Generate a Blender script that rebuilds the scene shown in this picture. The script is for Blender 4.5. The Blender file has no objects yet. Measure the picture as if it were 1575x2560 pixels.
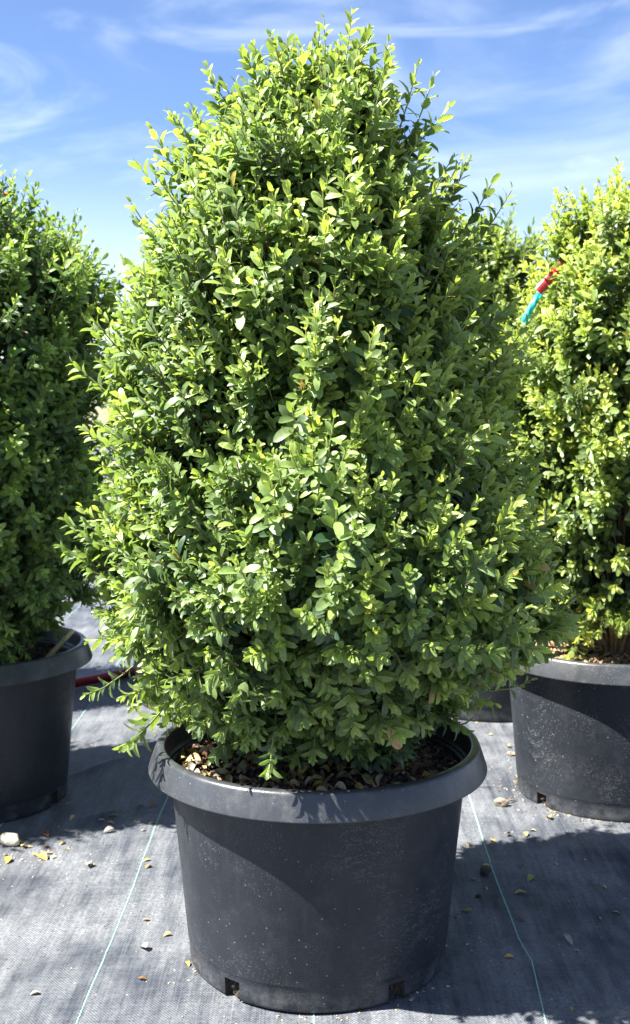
import bpy, math, random
import numpy as np
from mathutils import Matrix, Vector

random.seed(7)
scene = bpy.context.scene
col = scene.collection
R = math.radians

# ---------------------------------------------------------------- camera
CAM_POS = np.array([0.0, -1.5454, 0.7593])
PITCH = 0.0976
FPX = 2900.0 / 2560.0                      # focal length in picture heights
cam_data = bpy.data.cameras.new('camera')
cam = bpy.data.objects.new('camera', cam_data)
col.objects.link(cam)
cam.location = CAM_POS
cam.rotation_euler = (math.pi / 2 - PITCH, 0, 0)
cam_data.sensor_fit = 'VERTICAL'
cam_data.sensor_height = 24.0
cam_data.sensor_width = 24.0
cam_data.lens = 24.0 * FPX
cam_data.clip_start = 0.05
cam_data.clip_end = 2000
cam_data.dof.use_dof = True
cam_data.dof.focus_distance = 1.36
cam_data.dof.aperture_fstop = 7.0
scene.camera = cam

# ---------------------------------------------------------------- sky and sun
SUN_EL = R(54)
SUN_AZ = R(-15)                            # from the left, slightly on the camera's side
to_sun = Vector((-math.cos(SUN_EL) * math.cos(SUN_AZ), math.cos(SUN_EL) * math.sin(SUN_AZ), math.sin(SUN_EL)))
world = bpy.data.worlds.new('World')
scene.world = world
world.use_nodes = True
wn, wl = world.node_tree.nodes, world.node_tree.links
wn.clear()
out = wn.new('ShaderNodeOutputWorld')
bg = wn.new('ShaderNodeBackground')
bg.inputs['Strength'].default_value = 0.05
sky = wn.new('ShaderNodeTexSky')
sky.sky_type = 'NISHITA'
sky.sun_disc = False
sky.sun_elevation = SUN_EL
sky.sun_rotation = math.atan2(to_sun.x, to_sun.y)
sky.altitude = 600
sky.air_density = 0.75
sky.dust_density = 0.9
sky.ozone_density = 3.5
tc = wn.new('ShaderNodeTexCoord')


def wnode(kind, **kw):
    n = wn.new(kind)
    for k, v in kw.items():
        setattr(n, k, v)
    return n


def cirrus(rot, scale, loc, lo, hi, nscale, distort):
    m = wnode('ShaderNodeMapping')
    m.inputs['Rotation'].default_value = rot
    m.inputs['Scale'].default_value = scale
    m.inputs['Location'].default_value = loc
    wl.new(tc.outputs['Generated'], m.inputs['Vector'])
    n = wnode('ShaderNodeTexNoise')
    n.inputs['Scale'].default_value = nscale
    n.inputs['Detail'].default_value = 8
    n.inputs['Roughness'].default_value = 0.56
    n.inputs['Distortion'].default_value = distort
    wl.new(m.outputs['Vector'], n.inputs['Vector'])
    r = wnode('ShaderNodeMapRange', interpolation_type='SMOOTHSTEP')
    r.inputs['From Min'].default_value = lo
    r.inputs['From Max'].default_value = hi
    wl.new(n.outputs['Fac'], r.inputs['Value'])
    return r.outputs['Result']


c1 = cirrus((0, R(14), 0), (1.0, 1.0, 2.8), (5.4, 1.3, 0.35), 0.42, 0.88, 3.4, 0.6)
c2 = cirrus((0, R(-10), 0), (1.5, 1.5, 5.0), (2.1, 4.2, 0.9), 0.46, 0.92, 3.6, 0.8)
mx = wnode('ShaderNodeMath', operation='MAXIMUM')
wl.new(c1, mx.inputs[0])
c2m = wnode('ShaderNodeMath', operation='MULTIPLY')
wl.new(c2, c2m.inputs[0]); c2m.inputs[1].default_value = 0.8
wl.new(c2m.outputs[0], mx.inputs[1])
cf = wnode('ShaderNodeMath', operation='MULTIPLY')
wl.new(mx.outputs[0], cf.inputs[0]); cf.inputs[1].default_value = 0.78
# pale veil of haze low over the horizon, the same all round
dz = wnode('ShaderNodeSeparateXYZ'); wl.new(tc.outputs['Generated'], dz.inputs[0])
hz = wnode('ShaderNodeMapRange', interpolation_type='SMOOTHSTEP')
hz.inputs['From Min'].default_value = 0.0; hz.inputs['From Max'].default_value = 0.23
hz.inputs['To Min'].default_value = 0.68; hz.inputs['To Max'].default_value = 0.0
wl.new(dz.outputs[2], hz.inputs['Value'])
cs = wnode('ShaderNodeMath', operation='MAXIMUM'); wl.new(cf.outputs[0], cs.inputs[0]); wl.new(hz.outputs['Result'], cs.inputs[1])
mix = wnode('ShaderNodeMix', data_type='RGBA')
wl.new(cs.outputs[0], mix.inputs[0])
tint = wnode('ShaderNodeMix', data_type='RGBA', blend_type='MULTIPLY')
tint.inputs[0].default_value = 1.0
tint.inputs[7].default_value = (.97, 1.01, 1.10, 1)
wl.new(sky.outputs['Color'], tint.inputs[6])
wl.new(tint.outputs[2], mix.inputs[6])
mix.inputs[7].default_value = (6.4, 7.0, 7.8, 1)
wl.new(mix.outputs[2], bg.inputs['Color'])
wl.new(bg.outputs['Background'], out.inputs['Surface'])

sun_data = bpy.data.lights.new('sun', 'SUN')
sun_data.energy = 5.0
sun_data.angle = R(0.55)
sun_data.color = (1.0, 0.955, 0.87)
sun = bpy.data.objects.new('sun', sun_data)
col.objects.link(sun)
sun.rotation_euler = to_sun.to_track_quat('Z', 'Y').to_euler()
sun.location = (-3, -0.5, 4)

vs = scene.view_settings
vs.view_transform = 'Standard'
vs.look = 'None'
vs.exposure = 2.2
vs.gamma = 1.0
vs.use_curve_mapping = False
scene.cycles.max_bounces = 8
scene.cycles.transmission_bounces = 6
scene.cycles.use_denoising = True


# ---------------------------------------------------------------- helpers
def tag(o, label=None, cat=None, group=None, kind=None):
    if label: o['label'] = label
    if cat: o['category'] = cat
    if group: o['group'] = group
    if kind: o['kind'] = kind
    return o


def empty(name, loc, rz=0.0):
    o = bpy.data.objects.new(name, None)
    o.empty_display_size = 0.05
    o.location = loc
    o.rotation_euler = (0, 0, rz)
    col.objects.link(o)
    return o


def link(name, me, parent=None, loc=None):
    o = bpy.data.objects.new(name, me)
    col.objects.link(o)
    if parent: o.parent = parent
    if loc is not None: o.location = loc
    return o


def mesh_tris(name, V, F, mat, C=None, smooth=True):
    """numpy vertices (n,3) and triangles (m,3) -> mesh; C is a colour for each vertex"""
    me = bpy.data.meshes.new(name)
    V = np.ascontiguousarray(V, np.float32); F = np.ascontiguousarray(F, np.int32)
    me.vertices.add(len(V)); me.vertices.foreach_set('co', V.ravel())
    me.loops.add(F.size); me.loops.foreach_set('vertex_index', F.ravel())
    me.polygons.add(len(F))
    me.polygons.foreach_set('loop_start', np.arange(0, F.size, 3, dtype=np.int32))
    me.polygons.foreach_set('use_smooth', np.full(len(F), smooth))
    if C is not None:
        a = me.color_attributes.new('tint', 'FLOAT_COLOR', 'POINT')
        C4 = np.ones((len(V), 4), np.float32); C4[:, :3] = C
        a.data.foreach_set('color', C4.ravel())
    me.update(calc_edges=True)
    if mat: me.materials.append(mat)
    return me


def norm(v):
    return v / np.maximum(np.linalg.norm(v, axis=-1, keepdims=True), 1e-9)


class NT:
    """small node-tree builder"""
    def __init__(self, name):
        self.m = bpy.data.materials.new(name)
        self.m.use_nodes = True
        self.t = self.m.node_tree
        self.n = self.t.nodes; self.l = self.t.links
        self.n.clear()
        self.out = self.n.new('ShaderNodeOutputMaterial')

    def add(self, kind, ins=None, **kw):
        n = self.n.new(kind)
        for k, v in kw.items(): setattr(n, k, v)
        for k, v in (ins or {}).items():
            s = n.inputs[k]
            if isinstance(v, bpy.types.NodeSocket): self.l.new(v, s)
            else: s.default_value = v
        return n

    def math(self, op, a, b=0.0, c=0.0, clamp=False):
        return self.add('ShaderNodeMath', {0: a, 1: b, 2: c}, operation=op, use_clamp=clamp).outputs[0]

    def mixc(self, f, a, b, bt='MIX'):
        return self.add('ShaderNodeMix', {0: f, 6: a, 7: b}, data_type='RGBA', blend_type=bt).outputs[2]

    def noise(self, vec, scale, detail=4, rough=0.55, dist=0.0):
        return self.add('ShaderNodeTexNoise', {'Vector': vec, 'Scale': scale, 'Detail': detail, 'Roughness': rough, 'Distortion': dist}).outputs['Fac']

    def ramp(self, v, lo, hi, a=0.0, b=1.0):
        return self.add('ShaderNodeMapRange', {'Value': v, 'From Min': lo, 'From Max': hi, 'To Min': a, 'To Max': b}, interpolation_type='SMOOTHSTEP').outputs['Result']

    def mapping(self, vec, scale=(1, 1, 1), rot=(0, 0, 0), loc=(0, 0, 0)):
        return self.add('ShaderNodeMapping', {'Vector': vec, 'Scale': scale, 'Rotation': rot, 'Location': loc}).outputs['Vector']

    def done(self, shader):
        self.l.new(shader, self.out.inputs['Surface'])
        return self.m


# ---------------------------------------------------------------- materials
def mat_leaf():
    b = NT('boxwood leaf')
    at = b.add('ShaderNodeAttribute', attribute_name='tint')
    geo = b.add('ShaderNodeNewGeometry')
    nz = b.noise(geo.outputs['Position'], 260, 2)
    c = b.mixc(1.0, at.outputs['Color'], b.add('ShaderNodeCombineXYZ', {0: b.ramp(nz, .3, .7, .86, 1.14), 1: b.ramp(nz, .3, .7, .88, 1.12), 2: b.ramp(nz, .3, .7, .9, 1.1)}).outputs[0], 'MULTIPLY')
    # a boxwood leaf is paler and duller underneath
    c = b.mixc(b.math('MULTIPLY', geo.outputs['Backfacing'], .45), c, b.mixc(.5, c, (.20, .27, .12, 1)))
    p = b.add('ShaderNodeBsdfPrincipled', {'Base Color': c, 'Roughness': b.ramp(nz, .3, .7, .38, .52), 'Specular IOR Level': 0.6})
    tcol = b.mixc(1.0, c, (1.5, 1.5, .6, 1), 'MULTIPLY')
    t = b.add('ShaderNodeBsdfTranslucent', {'Color': tcol})
    s = b.add('ShaderNodeMixShader', {0: 0.44, 1: p.outputs[0], 2: t.outputs[0]})
    return b.done(s.outputs[0])


def mat_tinted(name, rough=0.85, bump=0.0, bscale=300):
    b = NT(name)
    at = b.add('ShaderNodeAttribute', attribute_name='tint')
    geo = b.add('ShaderNodeNewGeometry')
    nz = b.noise(geo.outputs['Position'], bscale, 4)
    c = b.mixc(1.0, at.outputs['Color'], b.add('ShaderNodeCombineXYZ', {i: b.ramp(nz, .25, .75, .7, 1.3) for i in range(3)}).outputs[0], 'MULTIPLY')
    ins = {'Base Color': c, 'Roughness': rough}
    if bump:
        ins['Normal'] = b.add('ShaderNodeBump', {'Height': nz, 'Strength': bump, 'Distance': .002}).outputs[0]
    return b.done(b.add('ShaderNodeBsdfPrincipled', ins).outputs[0])


def mat_dead_leaf():
    b = NT('dead leaf')
    at = b.add('ShaderNodeAttribute', attribute_name='tint')
    geo = b.add('ShaderNodeNewGeometry')
    nz = b.noise(geo.outputs['Position'], 300, 3)
    c = b.mixc(b.ramp(nz, .45, .7, 0, .55), at.outputs['Color'], b.mixc(1.0, at.outputs['Color'], (.55, .42, .3, 1), 'MULTIPLY'))
    p = b.add('ShaderNodeBsdfPrincipled', {'Base Color': c, 'Roughness': .55})
    t = b.add('ShaderNodeBsdfTranslucent', {'Color': c})
    return b.done(b.add('ShaderNodeMixShader', {0: .2, 1: p.outputs[0], 2: t.outputs[0]}).outputs[0])


def mat_bark():
    b = NT('boxwood bark')
    geo = b.add('ShaderNodeTexCoord')
    v = b.mapping(geo.outputs['Object'], (140, 140, 30))
    nz = b.noise(v, 1.0, 5, .65)
    c = b.mixc(b.ramp(nz, .3, .7), (.10, .075, .048, 1), (.26, .21, .14, 1))
    bp = b.add('ShaderNodeBump', {'Height': nz, 'Strength': .7, 'Distance': .003})
    return b.done(b.add('ShaderNodeBsdfPrincipled', {'Base Color': c, 'Roughness': .85, 'Normal': bp.outputs[0]}).outputs[0])


def mat_pot(name, seed, dust, gloss=(.36, .50), film_amt=.075, coat=.010, spec=.36):
    """black injection-moulded polythene with scuffs, dried splashes and a dusty foot"""
    b = NT(name)
    g = b.add('ShaderNodeTexCoord').outputs['Object']
    off = b.mapping(g, loc=(seed * 1.7, seed * .9, seed * .4))
    sep = b.add('ShaderNodeSeparateXYZ', {0: g})
    base = b.mixc(b.ramp(b.noise(off, 9, 4), .3, .7), (.0085, .011, .0165, 1), (.0155, .019, .0265, 1))
    # small dried specks
    vo = b.add('ShaderNodeTexVoronoi', {'Vector': off, 'Scale': 470.0, 'Randomness': 1.0})
    keep = b.math('GREATER_THAN', b.add('ShaderNodeSeparateColor', {0: vo.outputs['Color']}).outputs[0], .62)
    speck = b.math('MULTIPLY', b.ramp(vo.outputs['Distance'], .16, .34, 1, 0), keep)
    patch = b.ramp(b.noise(off, 14, 3), .40, .66)
    speck = b.math('MULTIPLY', speck, b.math('MULTIPLY_ADD', patch, .8, .15))
    vo2 = b.add('ShaderNodeTexVoronoi', {'Vector': off, 'Scale': 170.0})
    keep2 = b.math('GREATER_THAN', b.add('ShaderNodeSeparateColor', {0: vo2.outputs['Color']}).outputs[1], .93)
    speck2 = b.math('MULTIPLY', b.ramp(vo2.outputs['Distance'], .08, .22, 1, 0), keep2)
    # film of dust, on rims also a painted sky sheen: cloudy, heavier at the foot, vertical dribbles
    film = b.ramp(b.noise(off, 34, 9, .78), .48, .80)
    strk = b.ramp(b.noise(b.mapping(off, (60, 60, 5)), 1.0, 5, .6), .52, .80)
    foot = b.ramp(sep.outputs[2], .0, .05, .26, 0.0)
    footn = b.math('MULTIPLY', foot, b.ramp(b.noise(off, 40, 6, .7), .35, .75))
    # fine scratches
    wv = b.add('ShaderNodeTexNoise', {'Vector': b.mapping(off, (18, 18, 60), (.3, .2, .6)), 'Scale': 1.2, 'Detail': 9, 'Roughness': .62, 'Distortion': 1.4}).outputs['Fac']
    scr = b.ramp(b.math('ABSOLUTE', b.math('SUBTRACT', wv, .5)), .0, .006, 1, 0)
    scr = b.math('MULTIPLY', scr, b.ramp(b.noise(off, 7, 2), .52, .66))
    d = b.math('ADD', b.math('MULTIPLY', b.math('MAXIMUM', film, b.math('MULTIPLY', strk, .45)), film_amt), coat)
    d = b.math('MAXIMUM', d, footn)
    d = b.math('MAXIMUM', d, b.math('MULTIPLY', scr, .42))
    d = b.math('MAXIMUM', d, b.math('MULTIPLY', speck, .42 * dust))
    d = b.math('MAXIMUM', d, b.math('MULTIPLY', speck2, .5 * dust))
    d = b.math('MINIMUM', d, 1.0)
    c = b.mixc(d, base, (.30, .30, .29, 1))
    rough = b.math('ADD', b.math('MULTIPLY', d, .4), b.ramp(b.noise(off, 50, 5), .3, .7, *gloss))
    hgt = b.math('ADD', b.noise(off, 600, 2), b.math('MULTIPLY', b.noise(off, 9, 2), 2.0))
    bp = b.add('ShaderNodeBump', {'Height': hgt, 'Strength': .18, 'Distance': .0012})
    return b.done(b.add('ShaderNodeBsdfPrincipled', {'Base Color': c, 'Roughness': rough, 'Specular IOR Level': spec, 'Normal': bp.outputs[0]}).outputs[0])


def mat_fabric():
    b = NT('woven ground fabric')
    g = b.add('ShaderNodeTexCoord').outputs['Object']
    sep = b.add('ShaderNodeSeparateXYZ', {0: g})
    wob = b.math('MULTIPLY', b.math('SUBTRACT', b.noise(g, 6, 2), .5), .010)
    k = 2 * math.pi / .0044
    sx = b.math('SINE', b.math('MULTIPLY', b.math('ADD', sep.outputs[0], wob), k))
    sy = b.math('SINE', b.math('MULTIPLY', b.math('ADD', sep.outputs[1], wob), k * .86))
    weave = b.math('MULTIPLY', sx, sy)                                  # over and under
    warp = b.noise(b.mapping(g, (430, 5, 1)), 1.0, 3, .6)                # single tapes run lighter or darker
    weft = b.noise(b.mapping(g, (5, 360, 1)), 1.0, 3, .6)
    cloud = b.noise(g, 5.5, 7, .62, .3)
    drag = b.noise(b.mapping(g, (40, 7, 1), (0, 0, R(-24))), 1.0, 6, .66)
    fine = b.noise(g, 210, 3, .6)
    dust = b.ramp(b.math('ADD', b.math('MULTIPLY', cloud, .55), b.math('MULTIPLY', drag, .45)), .30, .70)
    dust = b.math('MULTIPLY', dust, b.ramp(fine, .25, .75, .55, 1.25))
    dust = b.math('MULTIPLY', dust, b.math('MULTIPLY_ADD', weave, .20, .85))
    tape = b.math('ADD', b.ramp(warp, .3, .7, -.10, .10), b.ramp(weft, .3, .7, -.06, .06))
    dust = b.math('ADD', dust, tape, clamp=True)
    c = b.mixc(dust, (.026, .032, .045, 1), (.196, .205, .220, 1))
    # beige silt gathered where water stood
    v1 = b.mapping(g, (1.3, 2.4, 1), (0, 0, R(35)))
    silt = b.ramp(b.noise(v1, 2.3, 6, .62, .4), .60, .80)
    silt = b.math('MULTIPLY', silt, b.ramp(fine, .3, .7, .35, .95))
    c = b.mixc(b.math('MULTIPLY', silt, .62), c, (.32, .295, .24, 1))
    vo = b.add('ShaderNodeTexVoronoi', {'Vector': g, 'Scale': 150.0})
    vr = b.add('ShaderNodeSeparateColor', {0: vo.outputs['Color']})
    crumb = b.math('MULTIPLY', b.ramp(vo.outputs['Distance'], .14, .24, 1, 0), b.math('GREATER_THAN', vr.outputs[0], .982))
    c = b.mixc(b.math('MULTIPLY', crumb, .8), c, (.42, .39, .32, 1))
    darkc = b.math('MULTIPLY', b.ramp(vo.outputs['Distance'], .16, .26, 1, 0), b.math('LESS_THAN', vr.outputs[1], .03))
    c = b.mixc(darkc, c, (.03, .026, .022, 1))
    h = b.math('ADD', weave, b.math('MULTIPLY', drag, 1.5))
    bp = b.add('ShaderNodeBump', {'Height': h, 'Strength': .45, 'Distance': .0009})
    rough = b.ramp(dust, 0, 1, .52, .78)
    return b.done(b.add('ShaderNodeBsdfPrincipled', {'Base Color': c, 'Roughness': rough, 'Specular IOR Level': .15, 'Normal': bp.outputs[0]}).outputs[0])


def mat_plain(name, color, rough=.6, var=.25, scale=60, bump=0.0):
    b = NT(name)
    g = b.add('ShaderNodeTexCoord').outputs['Object']
    nz = b.noise(g, scale, 5, .6)
    lo = tuple(x * (1 - var) for x in color) + (1,)
    hi = tuple(min(1, x * (1 + var)) for x in color) + (1,)
    ins = {'Base Color': b.mixc(b.ramp(nz, .3, .7), lo, hi), 'Roughness': rough}
    if bump:
        ins['Normal'] = b.add('ShaderNodeBump', {'Height': nz, 'Strength': bump, 'Distance': .004}).outputs[0]
    return b.done(b.add('ShaderNodeBsdfPrincipled', ins).outputs[0])


def mat_tape(name, color):
    b = NT(name)
    g = b.add('ShaderNodeTexCoord').outputs['Object']
    nz = b.noise(g, 90, 3)
    c = b.mixc(b.ramp(nz, .3, .7), tuple(x * .9 for x in color) + (1,), color + (1,))
    p = b.add('ShaderNodeBsdfPrincipled', {'Base Color': c, 'Roughness': .35})
    t = b.add('ShaderNodeBsdfTranslucent', {'Color': c})
    return b.done(b.add('ShaderNodeMixShader', {0: .3, 1: p.outputs[0], 2: t.outputs[0]}).outputs[0])


M_LEAF = mat_leaf()
M_TWIG = mat_tinted('green and brown twigs', .7)
M_BARK = mat_bark()
M_POT = [mat_pot('black plastic pot %d' % i, i * 3.1, d) for i, d in enumerate((1.0, .6, 2.2, .7))]
M_RIM = [mat_pot('black plastic rim %d' % i, i * 5.3 + 1, d, (.27, .36), .20, .065, .5) for i, d in enumerate((1.0, .7, 1.3, .9))]  # paler film and coat: dust plus the sky's reflection painted onto the rims
M_FABRIC = mat_fabric()
M_SOIL = mat_plain('dark potting soil', (.035, .025, .018), .95, .55, 160, .9)
M_CHIP = mat_tinted('bark and wood chips', .85, .4)
M_DEAD = mat_dead_leaf()
M_STONE = mat_plain('pale limestone', (.50, .45, .34), .9, .22, 90, .6)
M_CLOD = mat_plain('dried clod', (.25, .20, .145), .95, .4, 140, 1.0)
M_DARKCLOD = mat_plain('dark bark lump', (.04, .03, .025), .95, .4, 140, 1.0)
M_CANE = mat_plain('bamboo cane', (.62, .50, .30), .55, .22, 70)
M_HOSE = mat_plain('red rubber hose', (.26, .012, .016), .45, .2, 40)
M_THREAD = mat_plain('mint marker thread', (.22, .42, .36), .7, .2, 400)
M_RED = mat_tape('red flagging tape', (.74, .035, .05))
M_CYAN = mat_tape('cyan flagging tape', (.05, .58, .62))
M_INK = mat_plain('black ink', (.02, .012, .015), .6, .2)
M_FIELD = mat_plain('far field', (.16, .155, .085), .95, .4, .35)

# ---------------------------------------------------------------- the ground
def ground_z(x, y):
    """gentle puckers of the cloth, a few millimetres"""
    x = np.asarray(x, float); y = np.asarray(y, float)
    z = .0022 * np.sin(x * 9 + 1.3) * np.sin(y * 7 + .4) + .0012 * np.sin(x * 23 + y * 5) + .0008 * np.sin(y * 31 - x * 11 + 2)
    # two raised creases left of the front pot
    for (ax, ay, bx, by, amp, w) in ((-.46, .47, -.30, .56, .006, .009), (-.52, .70, -.40, .86, .005, .011), (.30, .80, .42, .84, .005, .009), (-.40, -.10, -.25, .02, .003, .012), (.30, -.02, .42, .10, .004, .012), (.24, .30, .50, .36, .003, .010)):
        dx, dy = bx - ax, by - ay
        L = math.hypot(dx, dy)
        t = np.clip(((x - ax) * dx + (y - ay) * dy) / L ** 2, 0, 1)
        d2 = (x - ax - t * dx) ** 2 + (y - ay - t * dy) ** 2
        z = z + amp * np.exp(-d2 / w ** 2) * np.sin(np.pi * np.clip(t, .02, .98))
    fade = np.exp(-np.maximum(np.hypot(x, y - .3) - 2.0, 0) / .6)
    return z * fade


def axis_samples(lo, hi, fine_lo, fine_hi, step):
    a = list(np.arange(fine_lo, fine_hi + 1e-6, step))
    s, v = step, fine_hi
    while v < hi:
        s *= 1.5; v = min(v + s, hi); a.append(v)
    s, v = step, fine_lo
    while v > lo:
        s *= 1.5; v = max(v - s, lo); a.insert(0, v)
    return np.array(a)


gx = axis_samples(-16, 16, -1.0, 1.0, .010)
gy = axis_samples(-8, 26, -.8, 1.8, .010)
X, Y = np.meshgrid(gx, gy)
V = np.stack([X.ravel(), Y.ravel(), ground_z(X, Y).ravel()], 1)
nx, ny = len(gx), len(gy)
i = (np.arange(ny - 1)[:, None] * nx + np.arange(nx - 1)[None]).ravel()
F = np.concatenate([np.stack([i, i + 1, i + nx + 1], 1), np.stack([i, i + nx + 1, i + nx], 1)])
ground = link('ground_fabric', mesh_tris('ground_fabric', V, F, M_FABRIC))
tag(ground, kind='structure', label='dusty black woven ground cloth under all the pots')

fv = np.array([(-900, -900, -.03), (900, -900, -.03), (900, 900, -.03), (-900, 900, -.03)], float)
field = link('ground_field', mesh_tris('ground_field', fv, np.array([(0, 1, 2), (0, 2, 3)]), M_FIELD, smooth=False))
tag(field, kind='structure')


def marker_thread(x0, y0, y1, bends, step=.004):
    """the sewn zigzag yarn that marks planting distances, one strip along the cloth"""
    ys = np.arange(y0, y1, step)
    n = len(ys)
    bx = np.interp(ys, [p[0] for p in bends], [p[1] for p in bends]) if bends else np.zeros(n)
    xs = x0 + bx + .0012 * np.sin(ys * 9 + x0 * 20) + .0006 * np.where(np.arange(n) % 2, 1, -1)
    w = .00085
    z = ground_z(xs, ys) + .0014
    a = np.stack([xs - w, ys, z - .0014], 1); m = np.stack([xs, ys, z], 1); c = np.stack([xs + w, ys, z - .0014], 1)
    V = np.concatenate([a, m, c]); k = np.arange(n - 1)
    F = np.concatenate([np.stack([k, k + n, k + n + 1], 1), np.stack([k, k + n + 1, k + 1], 1),
                        np.stack([k + n, k + 2 * n, k + 2 * n + 1], 1), np.stack([k + n, k + 2 * n + 1, k + n + 1], 1)])
    return link('marker_thread', mesh_tris('marker_thread', V, F, M_THREAD), ground)


for x0, bends in ((-.862, None), (-.570, [(1.3, .01), (2, .0)]), (-.286, [(-.2, -.004), (.6, .005)]), (.0, None),
                  (.289, [(-.2, -.006), (-.037, .006), (.03, -.001), (.27, -.003), (.6, .008)]), (.575, None), (.862, None)):
    marker_thread(x0, -1.2, 5.0, bends)

def sm_noise(P, f, seed):
    """cheap smooth 3-D noise in -1..1"""
    rng = np.random.default_rng(seed)
    s = 0
    for _ in range(7):
        k = rng.normal(0, 1, 3); k = k / np.linalg.norm(k) * f * rng.uniform(.6, 1.5)
        s = s + np.sin(P @ k + rng.uniform(0, 6.28))
    return s / 3.0


# ---------------------------------------------------------------- pots
def lathe(prof, segs, mat, name, skip=None):
    """profile [(r,z)] turned round z; skip(a_index, row) leaves a face out"""
    prof = np.array(prof, float); n = len(prof)
    a = np.linspace(0, 2 * np.pi, segs, endpoint=False)
    V = np.stack([prof[None, :, 0] * np.cos(a)[:, None], prof[None, :, 0] * np.sin(a)[:, None], np.broadcast_to(prof[None, :, 1], (segs, n))], 2).reshape(-1, 3)
    F = []
    for s in range(segs):
        s2 = (s + 1) % segs
        for j in range(n - 1):
            if skip and skip(s, j): continue
            p, q, r_, t = s * n + j, s2 * n + j, s2 * n + j + 1, s * n + j + 1
            if prof[j, 0] > 1e-6: F.append((p, q, r_))
            if prof[j + 1, 0] > 1e-6: F.append((p, r_, t))
    aa = np.repeat(a, n); wv_ = 1 + .0022 * np.sin(2 * aa + 1) + .0012 * np.sin(5 * aa)     # moulded plastic is never quite round
    V[:, :2] *= wv_[:, None]
    me = mesh_tris(name, V, np.array(F), mat)
    return me


SEG = 180
HOLE_H = .026
body_prof = [(.1695, .0), (.1755, .0015), (.1768, .005), (.1770, .014), (.1776, HOLE_H), (.1784, .0335), (.1790, .0345), (.1793, .036),
             (.1835, .080), (.1885, .135), (.1945, .195), (.1995, .245), (.2010, .263), (.2012, .268)]
HOLES = [k * SEG // 5 for k in range(5)]
hole_cols = {(h + d) % SEG for h in HOLES for d in range(4)}
body_mesh = lathe(body_prof, SEG, None, 'pot_body', lambda s, j: s in hole_cols and j < 4)
rim_prof = [(.2012, .2665), (.2012, .2660), (.2020, .2658), (.2270, .2636), (.2290, .2634), (.2297, .2638), (.2299, .2646), (.2297, .2656), (.2255, .2780), (.2203, .2928), (.2195, .2945),
            (.2183, .2960), (.2165, .2970), (.2145, .2974), (.2105, .2974), (.2090, .2970), (.2080, .2958), (.2075, .2940), (.2064, .2730), (.2050, .2690), (.1985, .2640), (.1975, .262), (.1955, .240), (.1890, .170)]
rim_mesh = lathe(rim_prof, SEG, None, 'pot_rim')


def hole_mesh():
    """recess behind a drain hole, with soil and roots showing at the back"""
    w = R(8.0); r0 = .1772; r1 = .166
    def P(r, a, z): return (r * math.cos(a), r * math.sin(a), z)
    V = []; F = []
    rng = np.random.default_rng(3)
    A = np.linspace(0, w, 7); Z = np.linspace(.001, HOLE_H, 6)
    for a in A:
        for z in Z:
            V.append(P(r1 + rng.uniform(-.001, .006), a, z))
    for i in range(6):
        for j in range(5):
            p = i * 6 + j
            F += [(p, p + 6, p + 7), (p, p + 7, p + 1)]
    def quad(a, b, c, d):
        n = len(V); V.extend([a, b, c, d]); F.extend([(n, n + 1, n + 2), (n, n + 2, n + 3)])
    quad(P(r0, 0, 0), P(r1 - .003, 0, 0), P(r1 - .003, 0, HOLE_H), P(r0 + .0003, 0, HOLE_H))
    quad(P(r1 - .003, w, 0), P(r0, w, 0), P(r0 + .0003, w, HOLE_H), P(r1 - .003, w, HOLE_H))
    quad(P(r0 + .0003, 0, HOLE_H), P(r1 - .003, 0, HOLE_H), P(r1 - .003, w, HOLE_H), P(r0 + .0003, w, HOLE_H))
    return mesh_tris('drainage_hole', np.array(V), np.array(F), M_SOIL, smooth=False)


HOLE_MESH = hole_mesh()


def nursery_pot(loc, rz, mi, label):
    root = empty('nursery_pot', loc, rz)
    tag(root, label, 'pot', 'black nursery pots')
    for nm, me in (('pot_body', body_mesh), ('rim', rim_mesh)):
        d = me.copy(); d.materials.clear(); d.materials.append((M_RIM if nm == 'rim' else M_POT)[mi])
        link(nm, d, root)
    for h in HOLES:
        o = link('drainage_hole', HOLE_MESH, root)
        o.rotation_euler = (0, 0, h * 2 * math.pi / SEG)
    return root


SOIL_Z = .258


def soil_h(x, y, seed):
    r = np.hypot(x, y)
    return SOIL_Z + .012 * np.exp(-(r / .11) ** 2) + .003 * np.sin(x * 47 + seed) * np.sin(y * 53 + seed * 2) + .002 * np.sin(x * 110 - y * 90 + seed)


def soil(loc, seed, label):
    rr = np.linspace(0, .1972, 30); a = np.linspace(0, 2 * np.pi, 96, endpoint=False)
    V = [(0, 0, float(soil_h(0, 0, seed)))]
    for r in rr[1:]:
        for t in a:
            x, y = r * math.cos(t), r * math.sin(t)
            V.append((x, y, float(soil_h(x, y, seed))))
    F = [(0, 1 + k, 1 + (k + 1) % 96) for k in range(96)]
    for j in range(28):
        for k in range(96):
            p, q = 1 + j * 96 + k, 1 + j * 96 + (k + 1) % 96
            F += [(p, p + 96, q + 96), (p, q + 96, q)]
    o = link('potting_soil', mesh_tris('potting_soil', np.array(V), np.array(F), M_SOIL), loc=loc)
    return tag(o, label, 'soil', kind='stuff')


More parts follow.
